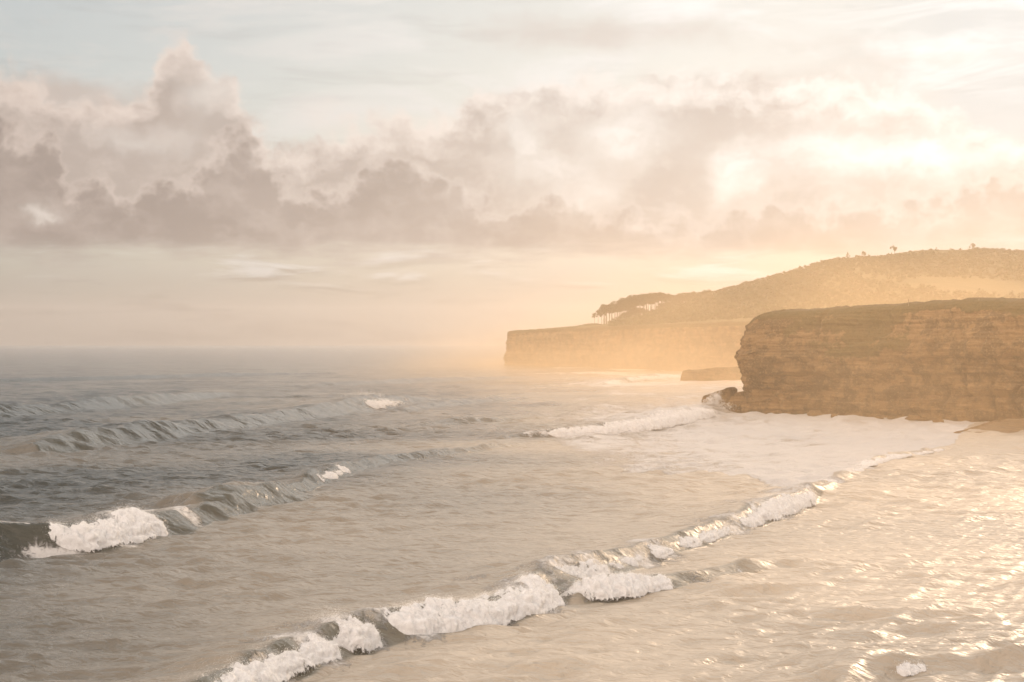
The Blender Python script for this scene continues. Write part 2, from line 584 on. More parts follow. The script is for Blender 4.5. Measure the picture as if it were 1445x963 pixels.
# ------------------------------------------------------------------ the waves
# each swell line: foot of its front face as photo pixels on the water, with the height of the face in metres there
WAVES = [
    dict(pts=[(250, 1040, 1.6), (360, 985, 1.9), (440, 948, 2.0), (500, 923, 2.0), (560, 905, 2.1), (620, 898, 2.2), (700, 884, 2.2),
              (790, 862, 2.3), (830, 826, 2.3), (900, 802, 2.0), (960, 781, 1.8), (1040, 753, 1.8), (1100, 733, 2.1), (1140, 716, 2.2),
              (1165, 695, .9), (1190, 684, .5)], sharp=1.0, k=.72),
    dict(pts=[(770, 846, .9), (800, 852, 1.6), (850, 847, 1.7), (910, 838, 1.6), (970, 829, 1.3), (1010, 818, 1.0), (1050, 811, 1.1), (1090, 804, .8), (1180, 790, .25)], sharp=.9, k=.72),
    dict(pts=[(-260, 830, 2.0), (-100, 800, 2.4), (0, 785, 2.8), (60, 778, 3.0), (140, 775, 2.7), (200, 764, 2.7), (262, 751, 2.6), (310, 735, 1.9), (350, 722, 2.0), (400, 706, 1.5),
              (440, 690, 1.3), (480, 674, 1.7), (510, 662, 1.5), (560, 650, 1.3), (620, 643, 1.0), (680, 636, .9), (740, 628, .6), (800, 620, .3)], sharp=.9, k=.78),
    dict(pts=[(690, 622, .3), (740, 618, 1.5), (790, 617, 2.0), (860, 613, 2.3), (920, 607, 2.8), (980, 596, 3.2), (1022, 585, 3.0), (1040, 580, 1)], sharp=.8, k=.8),
    dict(pts=[(60, 642, .8), (110, 636, 1.9), (180, 626, 2.2), (260, 616, 2.2), (340, 604, 1.8), (420, 593, 1.7), (500, 583, 2.2), (560, 575, 2.7), (600, 570, 1.6), (640, 566, .6), (700, 560, .2)], sharp=.6, k=1.25),
    dict(pts=[(-200, 600, 1.5), (0, 590, 1.9), (90, 582, 1.6), (150, 577, 2.2), (220, 571, 2.1), (290, 562, 1.4), (340, 557, .5)], sharp=.5, k=1.3),
    dict(pts=[(560, 582, .4), (620, 574, 1.5), (690, 568, 1.4), (760, 563, .5)], sharp=.3),
    dict(pts=[(560, 604, .3), (640, 600, 1.0), (700, 596, .9), (780, 590, .2)], sharp=.3),
    dict(pts=[(250, 725, .4), (310, 722, 1.1), (360, 715, 1.3), (420, 705, .9), (470, 694, .3)], sharp=.4),
    dict(pts=[(1180, 985, .6), (1240, 960, .6), (1290, 951, .7), (1340, 948, .7), (1380, 944, .35), (1445, 938, .4), (1560, 925, .4)], sharp=.5, k=.75),
    dict(pts=[(1350, 738, .3), (1400, 732, .35), (1460, 726, .4), (1560, 720, .3)], sharp=.4),
    dict(pts=[(760, 898, .2), (830, 890, .45), (880, 882, .45), (940, 872, .2)], sharp=.6),
    dict(pts=[(830, 545, .3), (900, 539, 2.0), (950, 535, 2.4), (985, 533, .6)], sharp=.6),
    dict(pts=[(1130, 690, .2), (1170, 684, .5), (1200, 676, .6), (1225, 660, .6), (1260, 648, .55), (1310, 640, .5), (1350, 632, .3)], sharp=.5),
    dict(pts=[(-300, 545, 1.2), (-60, 541, 1.8), (120, 537, 1.6), (330, 531, 1.8), (480, 527, .4)], sharp=.2),
    dict(pts=[(380, 548, .4), (520, 543, 1.6), (640, 538, 1.8), (760, 533, .8)], sharp=.2),
]


class Wave:
    def __init__(self, d, seed):
        w = np.array([on_sea(x, y) for x, y, h in d['pts']])
        self.h = np.array([h for x, y, h in d['pts']]) * d.get('k', 1.0)
        self.sharp = d['sharp']
        u = w[-1] - w[0]
        self.u = u / np.linalg.norm(u)
        self.n = np.array([self.u[1], -self.u[0]])        # towards the shore: right and near
        self.o = w[0]
        r = w - self.o
        a, c = r @ self.u, r @ self.n
        s = np.argsort(a)
        self.a, self.c, self.hh = a[s], c[s], self.h[s]
        # smooth the line
        aa = np.arange(self.a[0], self.a[-1] + .01, .5)
        c_ = np.interp(aa, self.a, self.c)
        h_ = np.interp(aa, self.a, self.hh)
        ker = np.hanning(15)
        ker /= ker.sum()
        pad = 7
        c_ = np.convolve(np.pad(c_, pad, 'edge'), ker, 'valid')
        h_ = np.convolve(np.pad(h_, pad, 'edge'), ker, 'valid')
        big = np.clip(h_, .3, 3)
        c_ += big * (.24 * vnoise(aa / 7.0, seed * 3.1) + .03 * vnoise(aa / 2.6, seed * 5.1))
        h_ *= 1 + .15 * vnoise(aa / 9.0, seed * 7.7 + 40) + .04 * vnoise(aa / 2.8, seed * 2.7 + 9)
        self.aa, self.cc, self.hs = aa, c_, np.maximum(h_, 0)

    def frame(self, X, Y):
        rx, ry = X - self.o[0], Y - self.o[1]
        return rx * self.u[0] + ry * self.u[1], rx * self.n[0] + ry * self.n[1]

    def line(self, a):
        return np.interp(a, self.aa, self.cc), np.interp(a, self.aa, self.hs, left=0, right=0)

    def world(self, a, n):
        return self.o[0] + a * self.u[0] + n * self.n[0], self.o[1] + a * self.u[1] + n * self.n[1]

    def height(self, X, Y):
        a, n = self.frame(X, Y)
        c, H = self.line(a)
        # ends fade out
        L0, L1 = self.aa[0], self.aa[-1]
        fade = sstep(L0, L0 + 4, a) * (1 - sstep(L1 - 4, L1, a))
        H = H * fade
        s = n - c
        Hs = np.maximum(H, .05)
        lf = Hs * (1.7 + 2.4 * (1 - self.sharp))
        lb = Hs * (4.2 + 3.2 * (1 - self.sharp))
        streak = 1 + .035 * vnoise(a / 1.1, s / 5.0) + .03 * vnoise(a / .35, s / 3.0)
        t = np.clip((-s) / lf, 0, 1)
        tf = (t * t * (3 - 2 * t)) * (1 - self.sharp * .6) + self.sharp * .6 * t ** 1.6
        front = tf * streak
        xb = np.maximum((-s - lf) / lb, 0)
        back = np.exp(-xb ** 1.5)
        z = H * np.where(s > -lf, front, back)
        trough = -.16 * H * np.exp(-((s - .9 * Hs) / (1.6 * Hs)) ** 2)
        return z + trough * (s > -lf), s, H, a


WV = [Wave(d, i + 1) for i, d in enumerate(WAVES)]


# broken stretches that carry white foam: wave index, pixel columns from..to, height factor, kind
def build_sea():
    # angular fan about the shore below the viewpoint, finest where waves are seen
    th_in = np.arange(R(-21.5), R(21.5), .00078)
    th_l = -np.concatenate([np.geomspace(R(21.6), R(88), 90)])[::-1]
    th_r = np.geomspace(R(21.6), R(88), 90)
    th = np.concatenate([th_l, th_in, th_r])
    rows = [8.0]
    while rows[-1] < 6300:
        y = rows[-1]
        if y < 70: dy = 1.6
        elif y < 78: dy = .6
        else: dy = .235 * max(1.0, (y / 150.0)) ** 1.55
        rows.append(y + min(dy, 90))
    rr = np.array(rows)
    rr[-1] = 6200.0
    RR, TH = np.meshgrid(rr, th, indexing='ij')
    # rows are lines of equal depth inside the view, arcs outside it
    ct = np.cos(np.clip(TH, R(-24), R(24)))
    D = RR / ct
    X = (D * np.sin(TH)).astype(np.float32)
    Y = (D * np.cos(TH)).astype(np.float32)
    cell = np.gradient(rr)[:, None].astype(np.float32)
    cell = np.maximum(cell, .25)
    cellx = (RR * np.gradient(th)[None, :]).astype(np.float32)
    cell = np.maximum(cell, cellx)
    Z = np.zeros_like(X)
    foam = np.zeros_like(X)
    milk_glare = np.zeros_like(X)
    # wind chop and small swell
    r = np.random.default_rng(21)
    calm = .7 + .3 * sstep(60, 400, Y)
    patch = 1 + .45 * vnoise(X / 35, Y / 50) + .3 * vnoise(X / 9, Y / 14, 3.0)
    for i in range(74):
        lam = 1.1 * (34 / 1.1) ** r.random()
        ang = R(-62) + r.normal() * R(30)                  # travels right and towards the shore
        kx, ky = math.cos(ang) * 2 * math.pi / lam, math.sin(ang) * 2 * math.pi / lam
        amp = .020 * lam ** .82 / (1 + (lam / 7.0) ** 1.5)
        ok = np.clip((lam / cell - 2.2) / 3.0, 0, 1)
        ph = kx * X + ky * Y + r.random() * 6.28
        sn = np.sin(ph + .55 * vnoise(X / (lam * 4), Y / (lam * 4), i * 1.7))
        Z += (amp * ok * patch) * (sn + .28 * (1 - 2 * sn * sn) * -1)
    Z *= calm
    # lines of swell
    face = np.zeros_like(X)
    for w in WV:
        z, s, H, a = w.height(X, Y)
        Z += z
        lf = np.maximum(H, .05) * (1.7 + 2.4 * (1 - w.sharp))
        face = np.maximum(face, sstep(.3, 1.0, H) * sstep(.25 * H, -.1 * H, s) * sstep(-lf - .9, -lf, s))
        # torn foam left behind and in front of breaking crests
    for (wi, x0, x1, strength) in ((0, 330, 560, .95), (0, 560, 1180, .85), (1, 770, 1090, .6), (2, -100, 285, .95), (2, 440, 520, .35), (3, 740, 1040, 1.1), (9, 1230, 1400, .3), (4, 530, 600, .6), (12, 860, 985, .8), (13, 1130, 1350, .9)):
        w = WV[wi]
        z, s, H, a = w.height(X, Y)
        px = CX + FPX * X / np.maximum(Y, 1)
        wob = 18 * vnoise(X / 2.5, Y / 4, 9.0) + 10 * vnoise(X / .8, Y / 1.2, 4.0)
        inside = sstep(x0 - 30, x0 + 40, px + wob) * (1 - sstep(x1 - 40, x1 + 30, px + wob))
        inside = inside * np.clip(.75 + .5 * vnoise(a / 3.0, s / 3.0, wi * 5.0 + 1), .2, 1.2)
        band = np.exp(-np.maximum(s, 0) / 2.8) * np.exp(-np.maximum(-s - 4, 0) / 9.0)
        foam = np.maximum(foam, strength * .70 * inside * band * (H > .15))
    # the white water below the cliff, behind its ragged front
    fx, fy = zip(*[on_sea(x, y) for x, y in ((560, 645), (760, 650), (900, 668), (1040, 676), (1130, 690), (1205, 676), (1228, 655), (1270, 645), (1340, 632), (1372, 600), (1400, 596))])
    fx, fy = np.array(fx), np.array(fy)
    px = CX + FPX * X / np.maximum(Y, 1)
    front = np.interp(px, [560, 760, 900, 1040, 1130, 1205, 1228, 1270, 1340, 1372, 1400], fy, left=9e3, right=9e3)
    ydep = Y - front + 6 * vnoise(X / 6, Y / 9) + 2.5 * vnoise(X / 1.7, Y / 2.5)
    sheet = sstep(0, 4, ydep) * (1 - sstep(420, 560, Y + 40 * vnoise(X / 40, Y / 60)))
    sheet *= sstep(600, 960, px) * .72 + .12
    sheet *= .92 + .22 * vnoise(X / 14, Y / 40, 5.0)
    foam = np.maximum(foam, sheet * (px > 540) * (px < 1420))
    # white strips along the far headland and round the reef
    far = np.exp(-((Y - np.interp(px, [700, 1050], [1150, 860])) / 90.0) ** 2) * sstep(690, 760, px) * .62
    far2 = np.exp(-((Y - 690) / 60.0) ** 2) * sstep(840, 940, px) * .6
    foam = np.maximum(foam, far * (.75 + .5 * vnoise(X / 20, Y / 50)))
    foam = np.maximum(foam, far2 * (.7 + .6 * vnoise(X / 16, Y / 40)))
    wash = sstep(560, 900, px) * sstep(330, 460, Y) * (1 - sstep(900, 1250, Y)) * (px < 1300)
    foam = np.maximum(foam, wash * (.48 + .26 * vnoise(X / 22, Y / 60, 6.0) + .16 * vnoise(X / 6, Y / 18, 2.0)))
    # scattered streaks of old foam across the bay
    foam = np.maximum(foam, .22 * sstep(.10, .75, vnoise(X / 11, Y / 17, 8.0) + .35 * vnoise(X / 3, Y / 5, 8.0)) * (1 - sstep(220, 520, Y)) * sstep(-60, 30, X))
    milk_glare = np.clip(.04 + .90 * sstep(-70, 42, X - .10 * (Y - 120)) + .22 * vnoise(X / 30, Y / 30, 2.0), 0, 1) * (1 - .8 * sstep(450, 1200, Y))  # milky surf water, paler rightward with the glare put into its colour
    P = np.stack([X, Y, Z], -1)
    o = grid_mesh("sea", P, M_WATER, attrs={'foam': foam, 'milky_glare': milk_glare, 'face': face}, flip=True)
    tag(o, "grey and cream sea with low swell lines running to the horizon", "sea", kind='structure')


build_sea()


# ------------------------------------------------------------------ breaking crests
def spray_mesh(name, pts, size, parent):
    n = len(pts)
    base = np.array([(1, 1, 1), (-1, -1, 1), (-1, 1, -1), (1, -1, -1)], np.float32) * .6
    q = rng.normal(size=(n, 4))
    q /= np.linalg.norm(q, axis=1, keepdims=True)
    w, x, y, z = q.T
    Rm = np.stack([1 - 2 * (y * y + z * z), 2 * (x * y - z * w), 2 * (x * z + y * w),
                   2 * (x * y + z * w), 1 - 2 * (x * x + z * z), 2 * (y * z - x * w),
                   2 * (x * z - y * w), 2 * (y * z + x * w), 1 - 2 * (x * x + y * y)], -1).reshape(n, 3, 3)
    V = np.einsum('nij,kj->nki', Rm, base) * size[:, None, None] + pts[:, None, :]
    F = (np.arange(n)[:, None, None] * 4 + np.array([(0, 1, 2), (0, 3, 1), (0, 2, 3), (1, 3, 2)])[None]).reshape(-1, 3)
    return tri_mesh(name, V.reshape(-1, 3), F, M_SPRAY, parent)


def breaker(label, wi, x0, x1, hf=1.0, reach=.9, spray=1.0, plume=.5, ragged=.4, seed=0):
    """foam rolling down the front of wave wi between the photo columns x0 and x1"""
    w = WV[wi]
    wx, wy = w.world(w.aa, w.cc)
    px = CX + FPX * wx / wy
    sel = (px >= x0) & (px <= x1)
    a0, a1 = w.aa[sel].min(), w.aa[sel].max()
    dist = float(np.mean(wy[sel]))
    step = max(.05, dist * .00036)
    a = np.arange(a0, a1, step)
    c, H = w.line(a)
    L = a1 - a0
    tend = np.minimum(a - a0, a1 - a)
    tend = np.clip(tend / min(2.6, L * .35), 0, 1)
    env = tend ** .7 * (1 - ragged * (.5 + .5 * fbm(a / 2.6, seed * 9.3, 0, 3, .6)).clip(0, 1) * .9)
    env *= 1 - .35 * (1 - tend) * np.abs(vnoise(a / .5, seed * 1.3)) * 2
    env = np.clip(env, 0, 1)
    Hr = H * hf * env + .02
    nphi = int(np.clip(3.0 * float(np.mean(H)) / step * .6, 18, 64))
    phi = np.linspace(0, math.pi, nphi)
    A, PH = np.meshgrid(a, phi, indexing='ij')
    Hh = Hr[:, None] * np.ones_like(PH)
    lobes = 1 + .42 * vnoise(A / 2.3, seed * 2.2) + .28 * vnoise(A / .85, seed * 4.2) + .2 * vnoise(A / .3, seed * 6.2)
    fr = Hh * reach * np.maximum(lobes, .15)
    lf = H[:, None] * (1.7 + 2.4 * (1 - w.sharp))
    cosv, sinv = np.cos(PH), np.sin(PH)
    front_ext = (lf * .95 + fr * .22)
    nn = -lf + np.where(cosv > 0, front_ext * np.abs(cosv) ** .9, -Hh * .9 * np.abs(cosv)) * env[:, None]
    zz = Hh * 1.04 * sinv ** .8 - (.08 + .22 * Hh * np.abs(cosv) ** 4)
    X, Y = w.world(A, c[:, None] + nn)
    # billows, and streaks where the water falls down the face
    sc = np.maximum(float(np.mean(Hr)), .4)
    b = -fbm(X / (.75 * sc), Y / (.75 * sc), zz / (.6 * sc) + seed, 3, .55, billow=True)
    b2 = -fbm(X / (.26 * sc) + 9, Y / (.26 * sc), zz / (.24 * sc), 3, .55, billow=True)
    fall = vnoise(A / (.24 * sc), PH * 1.3 + seed, 3.0) + .6 * vnoise(A / (.1 * sc), PH * 2.2 + seed, 7.0)
    disp = (.17 * (b + .25) + .030 * (b2 + .2) + .040 * fall) * Hh * (.30 + .70 * sinv)
    ox, oz = cosv * disp, sinv * disp
    X = X + w.n[0] * ox
    Y = Y + w.n[1] * ox
    P = np.stack([X, Y, zz + oz], -1)
    cover = np.clip(sinv * 3.0, 0, 1) ** .8 * np.clip(tend * 1.3, 0, 1)[:, None] * (.80 + .35 * vnoise(A / 1.4, PH * 1.5, seed + 21))
    root = grid_mesh("breaking_wave", P, M_FOAM, smooth=True, attrs={'cover': cover})
    tag(root, label, "breaking wave", "breaking waves rolling in to the shore")
    # flying drops and torn flecks
    n = int(1900 * L * spray * max(.6, float(np.mean(H)) / 2) * min(1.0, 140 / dist))
    ia = rng.integers(0, len(a), n)
    ip = np.clip((rng.beta(1.5, 1.6, n) * nphi).astype(int), 0, nphi - 1)
    pts = P[ia, ip].copy()
    up = rng.exponential(.060, n) * Hr[ia]
    pts[:, 2] += up
    sp = rng.normal(0, .085, n)
    pts[:, 0] += w.n[0] * sp * Hr[ia] + rng.normal(0, .05, n)
    pts[:, 1] += w.n[1] * sp * Hr[ia] + rng.normal(0, .05, n)
    size = .010 + .022 * rng.random(n) ** 3
    m = int(n * plume * .5)
    if m:
        ib = rng.integers(0, len(a), m)
        gate = np.clip(fbm(a[ib] / 2.2, seed * 3.3 + 50, 0, 3) * .9 + .45, .05, 1)
        p2 = P[ib, nphi // 2].copy()
        lift = rng.exponential(.20, m) * H[ib] * gate
        p2[:, 2] += lift
        bk = -(rng.exponential(.45, m) * H[ib] * gate)
        sd = rng.normal(0, .28, m)
        p2[:, 0] += w.n[0] * bk + w.u[0] * sd + rng.normal(0, .12, m)
        p2[:, 1] += w.n[1] * bk + w.u[1] * sd + rng.normal(0, .12, m)
        pts = np.concatenate([pts, p2])
        size = np.concatenate([size, .006 + .011 * rng.random(m) ** 2])
    size = size * max(1.0, dist / 140)
    tag(spray_mesh("spray", pts, size, root))
    return root


breaker("thick white roll of foam breaking alone on the dark grey water at the left", 2, 57, 263, 1.15, 1.1, 1.4, .35, .12, 1)
breaker("foam lip with blown spray on the olive wave cut by the left edge", 2, -140, 44, .95, .45, 1.4, 2.6, .25, 2)
breaker("lacy foam climbing the wave at the bottom edge, left of the longest white roll", 0, 300, 520, .98, .8, 1.3, .8, .2, 3)
breaker("small plume of foam between the bottom lacy crest and the longest white roll", 0, 486, 580, 1.05, .7, 2.0, 2.2, .2, 4)
breaker("long billowing white roll of foam in the lower middle of the bay", 0, 540, 806, 1.12, 1.0, 1.4, .4, .12, 5)
breaker("white roll of foam in front of the main crest, right of the longest roll", 1, 800, 978, 1.15, 1.1, 1.3, .3, .15, 6)
breaker("thin sparkling foam on the crest just above the second white roll", 0, 800, 935, .80, .6, 1.3, 1.2, .35, 7)
breaker("broken foam along the middle of the sunlit crest below the cliff", 0, 925, 1056, .78, .6, 1.2, .8, .35, 8)
breaker("bright tumbling foam at the upper end of the sunlit crest", 0, 1046, 1156, .95, .8, 1.4, .9, .25, 9)
breaker("small tuft of foam on the little crest right of the second white roll", 1, 1030, 1066, .9, .6, 1.4, .6, .4, 10)
breaker("small white cap breaking in the middle of the long grey crest", 2, 456, 503, .85, .6, 1.4, .8, .3, 11)
breaker("feathering white cap with backward spray on the distant grey swell", 4, 535, 584, .75, .4, 1.6, 2.0, .3, 12)
breaker("long low band of foam running up to the tilted rock at the cliff foot", 3, 770, 1016, 1.0, 1.0, .8, .25, .15, 13)
breaker("small foam crest near the bottom right corner", 9, 1250, 1350, 1.5, .9, 1.5, .8, .2, 14)
breaker("far bright line of surf in front of the low reef", 12, 895, 968, .9, .8, .8, .4, .3, 15)
breaker("ragged front edge of the foam sheet spreading below the near cliff", 13, 1165, 1340, .9, 2.6, .7, .1, .3, 16)


# ------------------------------------------------------------------ cliffs
def resample(path, step):
    p = np.array(path, float)
    for _ in range(3):                                     # round the corners
        q = [p[0]]
        for i in range(len(p) - 1):
            q += [p[i] * .75 + p[i + 1] * .25, p[i] * .25 + p[i + 1] * .75]
        q.append(p[-1])
        p = np.array(q)
    d = np.r_[0, np.cumsum(np.linalg.norm(np.diff(p[:, :2], axis=0), axis=1))]
    s = np.arange(0, d[-1], step)
    return s, np.stack([np.interp(s, d, p[:, i]) for i in range(p.shape[1])], -1)


def cliff_wall(name, path, profile, step, vstep, mat, strata=.6, rough=1.8, cap=(3, 6, 12, 25, 60, 140), veg_fn=None, seed=0., cap_rise=0.0):
    """path: (x, y, top z) along the foot, land on the right-hand side of travel -> one mesh wall with a rounded grassy cap"""
    s, c = resample(path, step)
    t = np.gradient(c[:, :2], axis=0)
    k = np.ones(9) / 9
    t = np.stack([np.convolve(np.pad(t[:, i], 4, 'edge'), k, 'valid') for i in range(2)], -1)
    t /= np.linalg.norm(t, axis=1, keepdims=True)
    out = np.stack([-t[:, 1], t[:, 0]], -1)                # seaward
    top = c[:, 2]
    nv = int(top.max() / vstep)
    v = np.linspace(0, 1, nv)
    Sg, Vg = np.meshgrid(s, v, indexing='ij')
    Hh = Vg * top[:, None]
    set_ = np.interp(Vg, [p[0] for p in profile], [p[1] for p in profile])
    X0 = c[:, 0][:, None] + out[:, 0][:, None] * set_
    Y0 = c[:, 1][:, None] + out[:, 1][:, None] * set_
    zb = Hh + .6 * vnoise(Sg / 25, seed) + .5 * vnoise(Sg / 7, Hh / 9, seed + 31) + Sg * .012
    bed = vnoise(zb / 1.5, Sg / 60, seed + 3)
    bed2 = vnoise(zb / .55, Sg / 22, seed + 5)
    bed3 = vnoise(zb / 3.8, Sg / 90, seed + 8)
    steps = .55 * np.tanh(3.2 * bed) + .3 * np.tanh(4 * bed2) + .5 * bed3
    big = 1.5 * fbm(Sg / 17, Hh / 30, seed, 3) + .55 * fbm(Sg / 4.5, Hh / 5, seed + 2, 4)
    joint = -1.1 * sstep(.80, .97, 1 - np.abs(vnoise(Sg / 7.5 + .25 * vnoise(Hh / 6, Sg / 9, seed), Hh / 26, seed + 11))) * sstep(-.2, .3, vnoise(Sg / 21, Hh / 9, seed + 12))
    ledge = 1.0 * np.tanh(6 * (vnoise(zb / 5.2, Sg / 45, seed + 15) - .12))
    big = big + joint + .45 * ledge
    block = .55 * np.round(2 * vnoise(Sg / 2.1, np.floor(zb / 1.3) * 3.7, seed + 6)) / 2
    fade = 1 - .75 * sstep(.86, 1.0, Vg)
    off = (strata * steps + rough * (big * .8 + block * .6)) * fade
    X = X0 + out[:, 0][:, None] * off
    Y = Y0 + out[:, 1][:, None] * off
    Z = Hh + .12 * fbm(Sg / .8, Hh / .8, seed, 2) * sstep(.05, .2, Vg)
    Z = np.where(Vg == 0, -1.5, Z)
    rows = [np.stack([X, Y, Z], -1)]
    veg = [np.clip(veg_fn(Sg, Vg, c), 0, 1) if veg_fn else sstep(.86, .98, Vg)]
    ex, ey, ez = X[:, -1], Y[:, -1], Z[:, -1]
    for dcap in cap:
        g = .30 * fbm(s / 1.1, dcap, seed, 3) + .35 * fbm(s / 6.0, dcap / 4, seed + 1, 2)
        zc = ez + np.minimum(dcap, 6) * .13 + cap_rise * dcap + g * .8
        rows.append(np.stack([ex - out[:, 0] * dcap, ey - out[:, 1] * dcap, zc], -1)[:, None, :])
        veg.append(np.ones((len(s), 1)))
    P = np.concatenate(rows, 1)
    return grid_mesh(name, P, mat, attrs={'veg': np.concatenate(veg, 1)}, flip=False), s, c


def near_veg(Sg, Vg, c):
    px = (CX + FPX * c[:, 0] / np.maximum(c[:, 1], 1))[:, None]
    m = sstep(.84, .97, Vg + .05 * vnoise(Sg / 6, Vg * 5))
    slope = np.exp(-((px - 1215) / 70) ** 2) * sstep(.42, .62, Vg) * .75
    upper = np.exp(-((px - 1140) / 90) ** 2) * sstep(.62, .8, Vg) * .5
    ledge = np.exp(-((Vg - .42) / .05) ** 2) * .25
    return np.maximum.reduce([m, slope, upper, ledge]) + .16 * vnoise(Sg / 4, Vg * 9, 2.0)


near_path = [(330, 560, 30), (170, 520, 29.5), (92, 452, 28.5), (66, 412, 27.6), (63, 396, 27.6), (70, 391, 27.9), (82, 385, 28.6), (97, 371, 29.3),
             (104, 360, 30.0), (110, 351, 30.1), (122, 340, 29.2), (150, 316, 28.8), (200, 280, 28), (300, 225, 27)]
prof = [(0, 0), (.12, .1), (.3, .2), (.48, .5), (.56, .1), (.66, -.8), (.8, -2.4), (.92, -4.0), (.97, -5.0), (1, -6.6)]
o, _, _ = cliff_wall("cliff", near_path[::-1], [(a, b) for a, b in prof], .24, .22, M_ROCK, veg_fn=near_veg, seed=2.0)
tag(o, "near layered rock cliff with grassy flat top on the right", "cliff", kind='structure')

far_path = [(900, 700, 34), (600, 745, 34), (380, 800, 34), (220, 850, 33), (140, 884, 32), (90, 1016, 31), (43, 1130, 30), (2, 1192, 28.6), (-6, 1204, 28), (0, 1225, 28), (60, 1330, 28), (220, 1500, 28)]
fprof = [(0, 2.5), (.3, 2.2), (.42, 0), (.7, -.3), (.9, -1.0), (1, -2.0)]
o, _, _ = cliff_wall("headland", far_path, fprof, .9, .7, M_FARROCK, strata=.45, rough=1.3, seed=9.0, cap=(4, 10, 20, 40))
tag(o, "distant headland cliff ending in a square point in the mist", "headland", kind='structure')


# ------------------------------------------------------------------ hill behind
RIDGE = [(716, 469.5, 1230), (760, 464.5, 1230), (820, 459.5, 1220), (850, 458, 1210), (880, 453, 1225), (925, 441, 1270), (960, 430, 1310), (1000, 416, 1360), (1050, 405, 1420), (1110, 388, 1490), (1160, 372, 1550),
         (1200, 364.5, 1590), (1245, 361, 1630), (1268, 357, 1650), (1300, 353, 1680), (1370, 353, 1740), (1445, 357, 1800), (1600, 352, 1860), (1900, 362, 1950)]
CLIFFTOP = [(716, 1205), (800, 1150), (900, 1030), (1000, 930), (1060, 880), (1200, 850), (1445, 820), (1900, 790)]
rx = np.array([r[0] for r in RIDGE])


def ridge_at(px):
    return np.interp(px, rx, [r[1] for r in RIDGE]), np.interp(px, rx, [r[2] for r in RIDGE])


def smooth1(a, n):
    k = np.hanning(n)
    k /= k.sum()
    return np.convolve(np.pad(a, n // 2, 'edge'), k, 'valid')


def build_hill():
    px = np.arange(716, 1900, 1.0)
    ry, rY = ridge_at(px)
    ry, rY = smooth1(ry, 25), smooth1(rY, 25)
    zr = EYE + (CY - ry) / FPX * rY
    cY = np.interp(px, [c[0] for c in CLIFFTOP], [c[1] for c in CLIFFTOP]) + 8
    zc = np.minimum(np.interp(px, [716, 850, 1000, 1900], [28, 30.5, 31.5, 33]), zr - .2)
    t = np.concatenate([np.linspace(0, 1, 170), np.linspace(1.02, 2.2, 40)])
    PX, T = np.meshgrid(px, t, indexing='ij')
    Yd = cY[:, None] + (rY - cY)[:, None] * T
    ease = np.where(T <= 1, np.sin(np.clip(T, 0, 1) * math.pi / 2) ** 1.25, 1 - .35 * (T - 1) ** 1.6)
    Zh = zc[:, None] + (zr - zc)[:, None] * ease
    X = (PX - CX) / FPX * Yd
    wood = .5 + .5 * vnoise(X / 90, Yd / 120, 4.0)
    wood = np.maximum(wood, np.exp(-((PX - 1080) / 90) ** 2))
    mead = np.exp(-((PX - 1305) / 60) ** 2) * sstep(.82, .90, T + .04 * vnoise(PX / 14, T * 9, 3.0)) + np.exp(-((PX - 1215) / 45) ** 2) * sstep(.86, .93, T)
    wood = np.clip(wood * sstep(.12, .3, T) - 1.2 * mead + .2 * sstep(1380, 1420, PX), 0, 1)
    rough = sstep(.35, .65, wood)
    Zh = Zh + rough * 1.3 * fbm(X / 6, Yd / 9, 1.0, 3) + .8 * fbm(X / 40, Yd / 50, 2.0, 3) * sstep(.05, .3, T)
    # bring the skyline of every column to the height it has in the photograph
    ang = (Zh - EYE) / Yd
    jm = np.argmax(ang[:, :185], axis=1)
    ii = np.arange(len(px))
    want = smooth1((CY - ry) / FPX, 9)
    kf = (want * Yd[ii, jm] + EYE - zc) / np.maximum(Zh[ii, jm] - zc, .3)
    kf = smooth1(np.clip(kf, .5, 1.3), 15)
    Zh = zc[:, None] + (Zh - zc[:, None]) * kf[:, None]
    global hill_sky
    hill_sky = t[np.argmax(((Zh - EYE) / Yd)[:, :185], axis=1)]
    Zh = np.where(T > 2.15, -5, Zh)
    P = np.stack([X, Yd, Zh], -1)
    o = grid_mesh("hill", P, M_HILL, attrs={'wood': wood}, flip=False)
    tag(o, "broad wooded hill rising behind the headland with a pale meadow on top", "hill", kind='structure')
    return px, t, P


hill_px, hill_t, HILL = build_hill()


def hill_point(px, t):
    """t = 1 is the skyline of that column, smaller is lower on the near slope"""
    i = int(np.clip(np.searchsorted(hill_px, px), 0, len(hill_px) - 1))
    t = t * hill_sky[i]
    j = int(np.clip(np.searchsorted(hill_t, t), 0, len(hill_t) - 1))
    return Vector(HILL[i, j])


